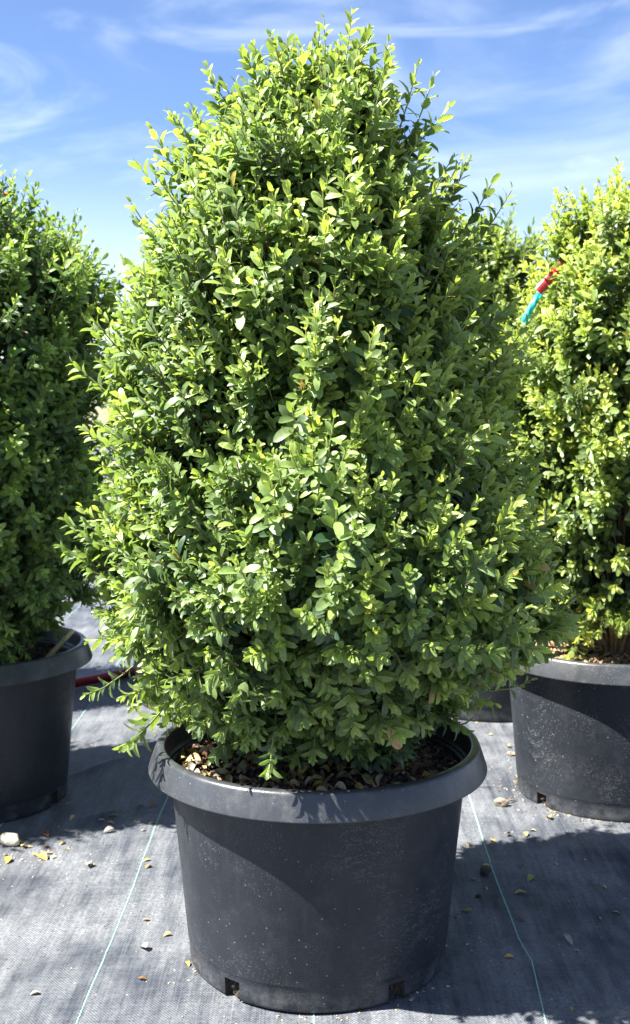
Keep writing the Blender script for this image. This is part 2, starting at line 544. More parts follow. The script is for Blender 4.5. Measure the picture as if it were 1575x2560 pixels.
def chips_mesh(n, seed, palette, size, soil_seed, rmax=.193, ring=None):
    """a scatter of small bark pieces on the soil"""
    rng = np.random.default_rng(seed)
    T = np.array([(-.5, -.5, -.5), (.5, -.45, -.5), (.45, .5, -.5), (-.5, .4, -.5), (-.42, -.5, .5), (.5, -.3, .45), (.3, .5, .5), (-.5, .36, .4)])
    Q = [(0, 3, 2, 1), (4, 5, 6, 7), (0, 1, 5, 4), (1, 2, 6, 5), (2, 3, 7, 6), (3, 0, 4, 7)]
    TF = np.array([t for q in Q for t in ((q[0], q[1], q[2]), (q[0], q[2], q[3]))])
    rad = rmax * np.sqrt(rng.random(n)); th = rng.random(n) * 2 * np.pi
    x, y = rad * np.cos(th), rad * np.sin(th)
    z = soil_h(x, y, soil_seed) + rng.uniform(.0, .004, n)
    if ring:
        rad = ring[0] + (ring[1] - ring[0]) * rng.random(n) ** 2.2; x, y = rad * np.cos(th), rad * np.sin(th)
        thin = sm_noise(np.stack([x * 1.0, y * 1.0, 0 * x], 1), 30, seed) > -.15
        x, y = np.where(thin, x, x * .9 * ring[0] / rad), np.where(thin, y, y * .9 * ring[0] / rad)
        z = ground_z(x + ring[2], y + ring[3]) + .0008
    yaw = rng.random(n) * 6.28; pit = rng.normal(0, .35, n); rol = rng.normal(0, .35, n)
    L = size * rng.uniform(.5, 1.6, n)
    S = np.stack([L, L * rng.uniform(.25, .6, n), L * rng.uniform(.12, .3, n)], 1)
    P = T[None] * S[:, None] + 0
    P = P * (1 + rng.normal(0, .10, P.shape))
    cy, sy, cp, sp, cr, sr = np.cos(yaw), np.sin(yaw), np.cos(pit), np.sin(pit), np.cos(rol), np.sin(rol)
    Rz = np.zeros((n, 3, 3)); Rz[:, 0, 0] = cy; Rz[:, 0, 1] = -sy; Rz[:, 1, 0] = sy; Rz[:, 1, 1] = cy; Rz[:, 2, 2] = 1
    Ry = np.zeros((n, 3, 3)); Ry[:, 0, 0] = cp; Ry[:, 0, 2] = sp; Ry[:, 2, 0] = -sp; Ry[:, 2, 2] = cp; Ry[:, 1, 1] = 1
    Rx = np.zeros((n, 3, 3)); Rx[:, 1, 1] = cr; Rx[:, 1, 2] = -sr; Rx[:, 2, 1] = sr; Rx[:, 2, 2] = cr; Rx[:, 0, 0] = 1
    M = Rz @ Ry @ Rx
    P = np.einsum('nij,nkj->nki', M, P) + np.stack([x, y, z], 1)[:, None]
    F = (TF[None] + 8 * np.arange(n)[:, None, None]).reshape(-1, 3)
    pal = np.array(palette)[rng.integers(0, len(palette), n)] * rng.uniform(.75, 1.25, (n, 1))
    C = np.repeat(pal, 8, 0)
    return mesh_tris('bark_mulch', P.reshape(-1, 3), F, M_CHIP, C, smooth=False)


DARK_CHIPS = [(.05, .03, .02), (.09, .05, .032), (.14, .075, .05), (.03, .022, .018), (.20, .12, .08), (.02, .016, .014)]
PALE_CHIPS = [(.42, .30, .16), (.52, .38, .20), (.30, .17, .09), (.20, .10, .06), (.56, .45, .27), (.12, .07, .045)]

POT_SPOTS = {
    'front': ((0.004, 0, 0), R(-90 - 38 - 4), 0, 'large black pot in the middle foreground holding the tall cone-shaped shrub', 1),
    'left': ((-.657, .620, 0), R(-22), 1, 'black pot at the left edge, mostly in shade, with a bamboo stick', 2),
    'right': ((.573, .650, 0), R(208), 2, 'dusty speckled black pot at the right edge with pale wood chips', 3),
    'backright': ((.425, 1.30, 0), R(230), 3, 'dark pot half hidden between the front pot and right-hand pot', 4),
    'backleft': ((-.275, 1.36, 0), R(250), 3, 'dark pot behind the left side of the front shrub, beside the red hose', 5),
    'farleft': ((-.975, 1.36, 0), R(210), 1, 'pot standing hidden behind the left-edge pot', 6),
}
POT_SPOTS['offleft'] = ((-1.18, .49, 0), R(40), 1, 'pot just outside the picture on the left, shading the left-edge pot', 7)
for k, (loc, rz, mi, label, sd) in POT_SPOTS.items():
    nursery_pot(loc, rz, mi, label)
    soil(loc, sd, {'front': 'dark bark soil filling the front pot', 'left': 'shaded dark soil in the left-edge pot', 'right': 'dark soil under the wood chips in the right-edge pot',
                   'backright': 'soil in the pot between front pot and right-hand pot', 'backleft': 'soil in the pot behind the front shrub', 'offleft': 'soil in the pot just outside the picture on the left', 'farleft': 'soil in the hidden pot behind the left-edge pot'}[k])
mul = link('bark_mulch', chips_mesh(2600, 11, DARK_CHIPS, .011, 1), loc=POT_SPOTS['front'][0])
tag(mul, 'dark brown bark crumbs covering the soil of the front pot', 'mulch', kind='stuff')
mul = link('bark_mulch', chips_mesh(900, 12, DARK_CHIPS, .012, 2), loc=POT_SPOTS['left'][0])
tag(mul, 'dark bark crumbs in the shaded left-edge pot', 'mulch', kind='stuff')
mul = link('wood_chip_mulch', chips_mesh(2200, 13, PALE_CHIPS, .011, 3), loc=POT_SPOTS['right'][0])
tag(mul, 'sunlit tan wood chips covering the soil of the right-edge pot', 'mulch', kind='stuff')

CRUMBS = [(.30, .25, .18), (.16, .12, .08), (.06, .045, .035), (.40, .34, .24), (.36, .25, .10)]
for k, nm, sd in (('front', 'front pot', 71), ('right', 'right-edge pot', 72), ('left', 'left-edge pot', 73), ('backright', 'pot half hidden between front pot and right-hand pot', 74)):
    px_, py_, _ = POT_SPOTS[k][0]
    cr = link('soil_crumbs', chips_mesh(480 if k == 'right' else 200, sd, CRUMBS, .0032, 1, ring=(.179, .262, px_, py_)), loc=(px_, py_, 0))
    tag(cr, 'fine soil crumbs and bark bits gathered round the foot of the ' + nm, 'crumbs', kind='stuff')

# ---------------------------------------------------------------- boxwood foliage
def leaf_template(curl, cup, ovate, wid=.46, stations=(.17, .5, .83), widths=(.70, 1.0, .76)):
    """one leaf, unit length along y, upper face +z; returns vertices and triangles"""
    V = [(0, 0, 0)]
    for t, w in zip(stations, widths):
        hw = wid / 2 * w
        z = .10 * math.sin(t * 2.2) - curl * t * t
        V += [(-hw, t, z + cup * hw), (0, t, z), (hw, t, z + cup * hw)]
    V.append((0, 1.0, .10 * math.sin(2.2) - curl))
    F = [(0, 2, 1), (0, 3, 2)]
    k = len(stations)
    for j in range(k - 1):
        a, b, c = 1 + 3 * j, 2 + 3 * j, 3 + 3 * j
        F += [(a, b, b + 3), (a, b + 3, a + 3), (b, c, c + 3), (b, c + 3, b + 3)]
    a, b, c, t = 1 + 3 * (k - 1), 2 + 3 * (k - 1), 3 + 3 * (k - 1), len(V) - 1
    F += [(a, b, t), (b, c, t)]
    return np.array(V), np.array(F)


VARS = [(.05, .25, 0, .44), (.16, .12, 0, .40), (.28, .25, 0, .46), (-.02, .50, 0, .42), (.42, .10, 0, .38), (.12, .35, 0, .49), (.20, .65, 0, .40)]
TPL = [leaf_template(c, u, o, w) for c, u, o, w in VARS]
FINE = [leaf_template(c, u, o, w, (.09, .27, .5, .74, .92), (.42, .84, 1.0, .90, .54)) for c, u, o, w in VARS]
TV = np.stack([t[0] for t in TPL]); TF = TPL[0][1]
FV = np.stack([t[0] for t in FINE]); FF = FINE[0][1]
EDGE = np.array([1.0] + [1.18, 1.0, 1.18] * 3 + [1.1])          # paler margin
FEDGE = np.array([1.0] + [1.18, 1.02, 1.18] * 5 + [1.1])

NEW = np.array((.375, .450, .120)); MID = np.array((.185, .268, .076)); OLD = np.array((.029, .068, .034)); DUSTY = np.array((.125, .175, .098))  # old-leaf green is darkened further to paint shade into the crown's gaps
PALETTE = [NEW * 1.1, NEW, NEW * .85 + MID * .1, (NEW + MID) / 2, MID * 1.15, MID, (MID + OLD) / 2, OLD * 1.1, DUSTY, (DUSTY + MID) / 2,
           np.array((.26, .15, .07)), np.array((.46, .30, .15)), np.array((.62, .24, .05))]
leaf_mesh_cache = {}


def leaf_mesh(var, pal):
    if (var, pal) not in leaf_mesh_cache:
        c = np.asarray(PALETTE[pal])[None] * FEDGE[:, None]
        leaf_mesh_cache[(var, pal)] = mesh_tris('leaf', FV[var], FF, M_LEAF, c)
    return leaf_mesh_cache[(var, pal)]


def tubes(P, rad, sides=3):
    """many polyline tubes at once: P (n,k,3), rad (n,k)"""
    n, k, _ = P.shape
    d = norm(np.gradient(P, axis=1))
    ref = np.where(np.abs(d[..., 2:3]) > .9, np.array([1., 0, 0]), np.array([0, 0, 1.]))
    u = norm(np.cross(d, ref)); v = np.cross(d, u)
    a = np.linspace(0, 2 * np.pi, sides, endpoint=False)
    V = P[:, :, None] + rad[:, :, None, None] * (np.cos(a)[None, None, :, None] * u[:, :, None] + np.sin(a)[None, None, :, None] * v[:, :, None])
    F = []
    for j in range(k - 1):
        for s in range(sides):
            s2 = (s + 1) % sides
            p, q = j * sides + s, j * sides + s2
            F += [(p, q, q + sides), (p, q + sides, p + sides)]
    F = (np.array(F)[None] + (np.arange(n) * k * sides)[:, None, None]).reshape(-1, 3)
    return V.reshape(-1, 3), F


def grow(env, seed, n_clump, shoots, deep, fan=.0175, leaf_len=.0203, tone=(1, 1, 1), fresh0=.5, hollow=None, leaders=(), skirt=0):
    """boxwood crown: clumps of shoots on the outer shell (env rows: z, left radius, right radius), opposite leaf pairs on each shoot"""
    rng = np.random.default_rng(seed)
    env = np.array(sorted(env)); z_lo, z_hi = env[0, 0], env[-1, 0]
    rl = lambda z: np.interp(z, env[:, 0], env[:, 1]); rr_ = lambda z: np.interp(z, env[:, 0], env[:, 2])
    def radius(th, z):
        a, b = rl(z), rr_(z)
        return (a + b) / 2 + (b - a) / 2 * np.cos(th)
    # area-weighted heights
    zz = np.linspace(z_lo, z_hi, 400); r = (rl(zz) + rr_(zz)) / 2
    dr = np.gradient(r, zz); w = (r + .01) * np.sqrt(1 + np.clip(dr, -6, 6) ** 2); cdf = np.cumsum(w) / w.sum()
    # clump centres, spread out by dart throwing
    cand_z = np.interp(rng.random(n_clump * 14), cdf, zz); cand_t = rng.random(n_clump * 14) * 2 * np.pi
    cr = radius(cand_t, cand_z)
    cand = np.stack([cr * np.cos(cand_t), cr * np.sin(cand_t), cand_z], 1)
    area = 2 * np.pi * np.trapz(r * np.sqrt(1 + np.clip(dr, -6, 6) ** 2), zz)
    dmin = .72 * math.sqrt(area / n_clump)
    keep = []; kp = np.zeros((0, 3))
    for c_i in range(len(cand)):
        if len(keep) and np.min(((kp - cand[c_i]) ** 2).sum(1)) < dmin ** 2: continue
        keep.append(c_i); kp = cand[keep]
        if len(keep) >= n_clump: break
    P = cand[keep]; th = cand_t[keep]; z = P[:, 2]; n = len(P)
    slope = np.interp(z, zz, dr)
    N = norm(np.stack([np.cos(th), np.sin(th), -np.clip(slope, -5, 5)], 1))
    h = np.clip((z - z_lo) / (z_hi - z_lo), 0, 1)
    up = np.interp(h, [0, .08, .2, .4, .7, 1], [-.30, .10, .45, .9, 1.3, 1.9])
    G = norm(N * 1.0 + np.array([0, 0, 1.0]) * up[:, None] + rng.normal(0, .22, (n, 3)))
    push = -.007 + .017 * rng.normal(0, 1, n) + .022 * sm_noise(P, 15, seed + 5)     # lumps and hollows
    push = np.clip(push, -.07, .036)
    fresh = np.clip(fresh0 + .30 * rng.normal(0, 1, n) + .22 * sm_noise(P, 9, seed + 9), 0, 1)
    ns = np.maximum(3, rng.poisson(shoots, n))
    if hollow is not None:
        hk = hollow(P, rng); ns = np.where(hk, 1, ns)
    # shoots
    ci = np.repeat(np.arange(n), ns); m = len(ci)
    root = P[ci] + N[ci] * (push[ci] - .085)[:, None] - np.array([0, 0, 1.]) * (.035 * np.clip(up[ci], 0, 1))[:, None]
    reach = rng.normal(0, .012, m) + np.where(rng.random(m) < .07, .018, 0)
    tip = P[ci] + N[ci] * push[ci][:, None] + G[ci] * reach[:, None] + rng.normal(0, 1, (m, 3)) * fan
    depth = np.zeros(m)
    kind_new = fresh[ci]
    # buried older shoots that close the view into the shrub
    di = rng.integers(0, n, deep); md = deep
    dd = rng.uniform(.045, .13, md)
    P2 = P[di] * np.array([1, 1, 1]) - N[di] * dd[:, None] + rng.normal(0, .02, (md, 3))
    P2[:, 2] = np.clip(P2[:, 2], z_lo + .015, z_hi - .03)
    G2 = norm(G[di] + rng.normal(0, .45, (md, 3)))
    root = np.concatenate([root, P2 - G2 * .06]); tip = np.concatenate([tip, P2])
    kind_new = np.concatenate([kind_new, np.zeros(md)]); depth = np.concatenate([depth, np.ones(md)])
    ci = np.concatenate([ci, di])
    for (bx, by, bz, tx, ty, tz, fr) in leaders:
        root = np.concatenate([root, [(bx, by, bz)]]); tip = np.concatenate([tip, [(tx, ty, tz)]])
        kind_new = np.append(kind_new, fr); depth = np.append(depth, 0); ci = np.append(ci, 0)
    if skirt:                                                    # low, dusty shoots round the stem foot
        st = rng.uniform(0, 2 * np.pi, skirt); sr = rng.uniform(.055, .135, skirt); szz = rng.uniform(SOIL_Z + .022, z_lo + .05, skirt)
        so = np.stack([np.cos(st), np.sin(st), rng.uniform(-.35, .5, skirt)], 1)
        stip = np.stack([sr * np.cos(st), sr * np.sin(st), szz], 1)
        root = np.concatenate([root, stip - norm(so) * .07]); tip = np.concatenate([tip, stip])
        kind_new = np.append(kind_new, rng.uniform(0, .3, skirt)); depth = np.append(depth, np.full(skirt, .6)); ci = np.append(ci, np.zeros(skirt, int))
    m = len(root)
    ax = tip - root; Ls = np.linalg.norm(ax, axis=1); d0 = norm(ax)
    sag = norm(d0 + np.array([0, 0, .35]))                       # tips turn up a little
    Ls = np.clip(Ls, .05, .16)
    root = tip - d0 * Ls[:, None]
    # leaf pairs
    inter = rng.uniform(.0075, .0110, m)
    npair = np.clip(np.floor(np.minimum(Ls * .86, .088) / inter).astype(int), 4, 10)
    si = np.repeat(np.arange(m), npair)
    start = np.cumsum(npair) - npair
    k = np.arange(len(si)) - start[si]                             # 0 at the tip
    s = 1 - k * inter[si] / Ls[si]
    bend = ((s - .35).clip(0) ** 2) * .35
    pos = root[si] + d0[si] * (Ls[si] * s)[:, None] + np.array([0, 0, 1.]) * (bend * Ls[si])[:, None]
    d = norm(d0[si] + np.array([0, 0, 1.]) * (.7 * (s - .35).clip(0) * .35)[:, None])
    ref = norm(np.cross(d, norm(np.array([.3, .2, 1.])) + rng.normal(0, .1, (m, 3))[si]))
    ref2 = np.cross(d, ref)
    ph = (rng.random(m) * 2 * np.pi)[si] + k * (np.pi / 2) + rng.normal(0, .13, len(si))
    side = ref * np.cos(ph)[:, None] + ref2 * np.sin(ph)[:, None]
    f = k / np.maximum(npair[si] - 1, 1)
    Lpos = []; Lax = []; Lnn = []; Llen = []; Lk = []; Ls_i = []
    light = norm(np.array([-.45, -.25, .85]))
    vig = rng.normal(1, .13, m).clip(.7, 1.3)                     # strong and weak shoots
    Nout = N[ci][si]
    for sg in (1, -1):
        q = len(si)
        beta = np.interp(k, [0, 1, 2, 4, 8], [.30, .55, .78, .98, 1.12]) + rng.normal(0, .16, q)
        a = d * np.cos(beta)[:, None] + sg * side * np.sin(beta)[:, None]
        a = norm(a + rng.normal(0, .075, (q, 3)) - np.array([0, 0, .10]))
        nn = d - (d * a).sum(1, keepdims=True) * a
        nn = norm(nn) + .18 * light + .14 * Nout + rng.normal(0, .13, (q, 3))
        nn = norm(nn - (nn * a).sum(1, keepdims=True) * a)
        ll = leaf_len * np.interp(k, [0, 1, 2, 3, 6, 9], [.52, .80, .98, 1.06, 1.08, .95]) * rng.normal(1, .11, q).clip(.6, 1.35) * vig[si]
        Lpos.append(pos + sg * side * .001); Lax.append(a); Lnn.append(nn); Llen.append(ll); Lk.append(k); Ls_i.append(si)
    pos, a, nn, ll, k, si = [np.concatenate(v) for v in (Lpos, Lax, Lnn, Llen, Lk, Ls_i)]
    drop = rng.random(len(pos)) < (.04 + .25 * (k > 6))
    pos, a, nn, ll, k, si = [v[~drop] for v in (pos, a, nn, ll, k, si)]
    # colour: this year's pale tips, darker old leaves with gap shade painted in, dusty low down
    age = np.interp(k, [0, 2, 4, 7, 9], [0, .20, .52, .9, 1.0])
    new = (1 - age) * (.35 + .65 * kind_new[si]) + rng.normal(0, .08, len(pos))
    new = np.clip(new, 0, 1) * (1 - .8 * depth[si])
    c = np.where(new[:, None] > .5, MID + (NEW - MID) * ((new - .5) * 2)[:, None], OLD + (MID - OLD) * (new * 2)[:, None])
    low = np.clip((z_lo + .30 - pos[:, 2]) / .30, 0, 1) * np.clip(rng.normal(.42, .25, len(pos)), 0, .9)
    c = c + (DUSTY - c) * (low * .6 * (1 - .8 * new))[:, None]
    c = c * rng.normal(1, .09, (len(pos), 1)).clip(.7, 1.35)
    yel = rng.random(len(pos)) < .0025
    c[yel] = np.array((.30, .26, .05)) * rng.uniform(.7, 1.2, (yel.sum(), 1))
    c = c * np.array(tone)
    br = rng.random(len(pos)) < .0006
    c[br] = np.array((.24, .13, .06)) * rng.uniform(.7, 1.3, (br.sum(), 1))
    var = rng.integers(0, len(VARS), len(pos))
    M = np.stack([np.cross(a, nn), a, nn], 2) * ll[:, None, None]
    # twigs
    sv = np.array([-.1, .35, .7, .995])
    P3 = root[:, None] + d0[:, None] * (Ls[:, None] * sv)[..., None] + np.array([0, 0, 1.]) * (Ls[:, None] * ((sv - .35).clip(0) ** 2 * .35))[..., None]
    tv, tf = tubes(P3, np.repeat(np.array([[.0017, .0014, .0011, .0007]]), m, 0))
    tcol = np.repeat(np.where((kind_new > .35)[:, None], np.array((.21, .25, .085)), np.array((.16, .125, .075))), 12, 0)
    nodes = (P[:n] + N * (push - .085)[:, None])
    return dict(pos=pos, M=M, col=c, var=var, nn=nn, twv=tv, twf=tf, twc=tcol, nodes=nodes, len=ll, zl=z_lo, zh=z_hi)


def pick_visible(W, keep, cell, facing):
    """index of up to `keep` leaves that show largest: the front-most leaf in each small cell of the view"""
    rel = W['wpos'] - CAM_POS
    c, s = math.cos(PITCH), math.sin(PITCH)
    dep = rel[:, 1] * c - rel[:, 2] * s
    u = rel[:, 0] / dep * FPX; v = (rel[:, 1] * s + rel[:, 2] * c) / dep * FPX
    inside = (np.abs(u) < .5 * 1575 / 2560 - .004) & (np.abs(v) < .496)
    key = (np.floor(u / cell).astype(np.int64) + 5000) * 20000 + np.floor(v / cell).astype(np.int64) + 5000
    order = np.lexsort((dep, key))
    first = np.ones(len(order), bool); first[1:] = key[order][1:] != key[order][:-1]
    idx = order[first]
    idx = idx[inside[idx]]
    view = norm(-rel[idx])
    size = np.abs((W['nn'][idx] * view).sum(1)) * W['len'][idx] ** 2 / dep[idx] ** 2
    return idx[np.argsort(-size)][:keep]


def wood(root_name, g, parent, seed, n_branch, trunk_r, trunk_h):
    """short trunk, main branches that rise through the crown"""
    rng = np.random.default_rng(seed)
    h0 = SOIL_Z - .03
    zs = np.linspace(h0, trunk_h, 8)
    P = np.stack([.006 * np.sin(zs * 14 + seed), .006 * np.cos(zs * 11 + seed) - .004, zs], 1)[None]
    rad = np.linspace(trunk_r * 1.25, trunk_r * .8, 8)[None]
    v, f = tubes(P, rad, 10)
    link('trunk', mesh_tris('trunk', v, f, M_BARK), parent)
    nodes = g['nodes']
    for b in range(n_branch):
        t = nodes[rng.integers(0, len(nodes))]
        t = t * np.array([.72, .72, 1]) * 1.0
        z0 = rng.uniform(h0 + .05, trunk_h)
        p0 = np.array([0, 0, z0])
        tt = np.linspace(0, 1, 9)[:, None]
        ctrl = np.array([t[0] * .55, t[1] * .55, z0 + (t[2] - z0) * .35])
        pts = (1 - tt) ** 2 * p0 + 2 * tt * (1 - tt) * ctrl + tt ** 2 * t + rng.normal(0, .003, (9, 3)) * (tt > 0)
        r0 = rng.uniform(.0035, .0065)
        v, f = tubes(pts[None], np.linspace(r0, .0016, 9)[None], 6)
        link('branch', mesh_tris('branch', v, f, M_BARK), parent)


def twig_net(g, seed):
    """fine wood joining each clump to the middle of the shrub"""
    rng = np.random.default_rng(seed)
    nd = g['nodes']; n = len(nd)
    z0 = np.clip(nd[:, 2] - rng.uniform(.08, .28, n), SOIL_Z + .02, None)
    base = np.stack([nd[:, 0] * .25, nd[:, 1] * .25, z0], 1)
    c = (base + nd) / 2 + rng.normal(0, .012, (n, 3)); c[:, 2] -= .015
    t = np.linspace(0, 1, 5)[None, :, None]
    P = (1 - t) ** 2 * base[:, None] + 2 * t * (1 - t) * c[:, None] + t ** 2 * nd[:, None]
    v, f = tubes(P, np.repeat(np.linspace(.0026, .0014, 5)[None], n, 0), 4)
    return v, f, np.repeat(np.array([(.19, .145, .09)]), len(v), 0)


def shrub(name, loc, rz, g, label, n_leaf, cell, wood_args, special=(), crown_cache=None):
    root = empty(name, loc, rz)
    tag(root, label, 'shrub', 'potted boxwood shrubs')
    cz, sz = math.cos(rz), math.sin(rz)
    Rm = np.array([[cz, -sz, 0], [sz, cz, 0], [0, 0, 1]])
    if crown_cache:
        cm, tm = crown_cache
        tag(link('crown', cm, root), kind='stuff'); tag(link('twigs', tm, root), kind='stuff')
        wood(name, g, root, *wood_args)
        return root, crown_cache
    W = dict(wpos=(g['pos'] + g['M'][:, :, 1] * .5) @ Rm.T + np.array(loc), nn=g['nn'] @ Rm.T, len=g['len'])
    idx = pick_visible(W, n_leaf, cell, None) if n_leaf else np.zeros(0, int)
    mask = np.ones(len(g['pos']), bool); mask[idx] = False
    pos, M, c, var = g['pos'][mask], g['M'][mask], g['col'][mask], g['var'][mask]
    n = len(pos)
    V = pos[:, None] + np.einsum('nij,nkj->nki', M, TV[var])
    F = (TF[None] + (11 * np.arange(n))[:, None, None]).reshape(-1, 3)
    C = (c[:, None] * EDGE[None, :, None]).reshape(-1, 3)
    cm = mesh_tris('crown', V.reshape(-1, 3), F, M_LEAF, C)
    tag(link('crown', cm, root), kind='stuff')
    nv, nf, nc = twig_net(g, 5)
    tm = mesh_tris('twigs', np.concatenate([g['twv'], nv]), np.concatenate([g['twf'], nf + len(g['twv'])]), M_TWIG, np.concatenate([g['twc'], nc]))
    tag(link('twigs', tm, root), kind='stuff')
    wood(name, g, root, *wood_args)
    PAL = np.array(PALETTE)
    spec = {}
    for (sx, sy, szz, pal, lab) in special:
        lp = g['pos'][idx]
        for q in np.argsort(((lp - np.array((sx, sy, szz))) ** 2).sum(1))[:2 if pal == 11 else 1]:
            spec[int(idx[q])] = (pal, lab)
    for j in idx:
        p = int(np.argmin(((PAL - g['col'][j]) ** 2).sum(1)))
        if int(j) in spec: p = spec[int(j)][0]
        o = link('leaf', leaf_mesh(int(g['var'][j]), p), root)
        if int(j) in spec: o['label'] = spec[int(j)][1]
        m4 = Matrix([list(g['M'][j][r_]) + [g['pos'][j][r_]] for r_ in range(3)] + [[0, 0, 0, 1]])
        o.matrix_local = m4
    return root, (cm, tm)


MAIN_ENV = [(1.185, .045, .028), (1.158, .096, .062), (1.125, .122, .086), (1.086, .150, .100), (1.043, .170, .124), (0.996, .190, .148),
            (0.953, .200, .166), (0.899, .216, .188), (0.845, .236, .206), (0.79, .250, .220), (0.735, .258, .236), (0.68, .256, .248), (0.624, .266, .258),
            (0.568, .275, .272), (0.511, .274, .290), (0.466, .264, .262), (0.42, .248, .190), (0.375, .228, .148), (0.343, .192, .130), (0.320, .155, .120), (1.200, .015, .012)]
main_leaders = [(.015, .0, 1.12, .034, -.005, 1.232, 1.0), (.01, .0, 1.12, .050, -.01, 1.208, .9), (.005, -.01, 1.11, -.002, -.02, 1.222, 1.0), (.0, 0, 1.1, -.035, .0, 1.200, .9),
                (-.05, 0, 1.08, -.092, -.01, 1.190, .9), (.06, 0, 1.08, .080, -.01, 1.195, .9), (.08, 0, 1.06, .118, -.01, 1.165, 1.0), (.09, 0, 1.05, .140, .0, 1.155, .9), (.09, -.02, 1.06, .158, -.01, 1.118, .9),
                (-.10, 0, 1.05, -.150, -.02, 1.160, .8), (-.12, 0, 1.0, -.200, -.01, 1.105, .9), (-.16, 0, .98, -.245, .0, 1.048, .6), (-.15, -.02, 1.0, -.222, -.02, 1.085, .9), (-.18, 0, .92, -.250, -.02, .995, .8),
                (.13, 0, .96, .182, -.02, 1.045, .3), (.16, 0, .95, .220, -.01, 1.030, .25), (.17, 0, .93, .240, -.02, 1.010, .3), (-.2, 0, .86, -.262, -.01, .925, .9),
                (-.22, 0, .80, -.290, -.02, .855, .9), (-.25, -.03, .68, -.312, -.05, .712, .9), (-.25, 0, .56, -.315, -.05, .605, .9), (-.24, -.05, .42, -.305, -.1, .37, .6), (.27, 0, .46, .340, -.03, .492, .3),
                (-.21, -.08, .36, -.255, -.12, .312, .6), (.22, -.06, .38, .262, -.10, .395, .4)]
rc = np.random.default_rng(8)
for q in range(16):                                             # a bushy top
    a_ = rc.uniform(0, 6.28); r_ = rc.uniform(.02, .10)
    zt = 1.212 - r_ * .55 + rc.uniform(-.02, .012)
    main_leaders.append((r_ * .6 * math.cos(a_), r_ * .6 * math.sin(a_), zt - .10, r_ * math.cos(a_) + .01, r_ * math.sin(a_), zt, rc.uniform(.7, 1)))
for q in range(20):                                             # sprigs standing out along the sunny flank
    zt = rc.uniform(.50, 1.06); e_ = sorted((z_, l_) for z_, l_, _ in MAIN_ENV); rr0 = float(np.interp(zt, [z_ for z_, _ in e_], [l_ for _, l_ in e_])) + rc.uniform(.012, .032)
    a_ = math.pi + rc.uniform(-.35, .5)
    main_leaders.append(((rr0 - .06) * math.cos(a_), (rr0 - .06) * math.sin(a_), zt - .06, rr0 * math.cos(a_), rr0 * math.sin(a_), zt, rc.uniform(.7, 1)))
g_main = grow(MAIN_ENV, 21, 620, 9.4, 1350, skirt=230, leaders=main_leaders)
shrub('boxwood_shrub', (.013, 0, 0), 0, g_main, 'tall cone-shaped green boxwood shrub filling the middle of the picture', 300, .0088, (31, 30, .016, .55),
      special=[(.27, -.10, .55, 11, 'dry tan leaf on the lower right of the crown'), (.19, -.15, .40, 11, 'dry tan leaf hanging low on the right'), (.13, -.2, .37, 11, 'pale dry leaf near the pot rim'), (-.02, -.2, .93, 10, 'brown leaf high in the crown')])

RIGHT_ENV = [(1.118, .035, .05), (1.105, .075, .08), (1.08, .112, .13), (1.06, .130, .15), (1.035, .140, .17), (0.987, .150, .19), (0.943, .176, .20), (0.869, .205, .22),
             (0.756, .214, .23), (0.681, .208, .23), (0.529, .190, .21), (0.413, .176, .19), (0.343, .145, .15), (0.305, .10, .10)]
def right_hollow(P, rng):
    # bare lower legs where the stems show
    return (P[:, 2] < .47) & (P[:, 1] < .02) & (P[:, 0] > -.12) & (rng.random(len(P)) < .55)
right_leaders = [(-.08, -.03, 1.05, -.118, -.05, 1.112, .8), (-.02, -.04, 1.05, -.045, -.06, 1.13, .9), (.03, -.03, 1.06, .02, -.04, 1.145, .9), (-.10, -.02, 1.0, -.145, -.03, 1.08, .6)]
g_right = grow(RIGHT_ENV, 33, 430, 7.4, 800, tone=(1.10, 1.04, .95), fresh0=.58, hollow=right_hollow, leaders=right_leaders)
shrub('boxwood_shrub', (.580, .650, 0), 0, g_right, 'sunlit yellow-green column-shaped boxwood at the right edge, tied with a red tag', 300, .0060, (41, 26, .022, .5))

LEFT_ENV = [(1.112, .06, .06), (1.10, .10, .10), (1.085, .14, .14), (1.055, .19, .180), (1.025, .22, .208), (1.0, .24, .228), (0.962, .25, .252), (0.93, .26, .266),
            (0.867, .26, .272), (0.79, .26, .272), (0.68, .258, .270), (0.53, .25, .258), (0.44, .24, .235), (0.38, .21, .195), (0.333, .165, .15), (0.30, .11, .10)]
left_leaders = [(.10, -.05, 1.03, .14, -.06, 1.10, .8), (.04, -.05, 1.04, .055, -.06, 1.12, .9), (.16, -.05, 1.0, .205, -.05, 1.065, .7), (.03, -.05, 1.05, .11, -.05, 1.11, .9), (.20, -.05, .88, .27, -.04, .945, .3), (.21, -.05, .80, .272, -.05, .865, .3)]
g_left = grow(LEFT_ENV, 55, 460, 7.4, 900, tone=(.80, .90, .90), fresh0=.44, skirt=60, leaders=left_leaders)  # tone puts this shrub's shade into its leaf colour
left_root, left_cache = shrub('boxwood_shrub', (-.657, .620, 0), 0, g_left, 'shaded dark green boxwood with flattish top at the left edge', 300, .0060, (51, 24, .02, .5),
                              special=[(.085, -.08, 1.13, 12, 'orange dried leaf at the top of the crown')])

shrub('boxwood_shrub', (-1.18, .49, 0), 2.4, g_left, 'boxwood just outside the picture on the left, shading the left-edge shrub', 0, .005, (52, 6, .018, .5), crown_cache=left_cache)

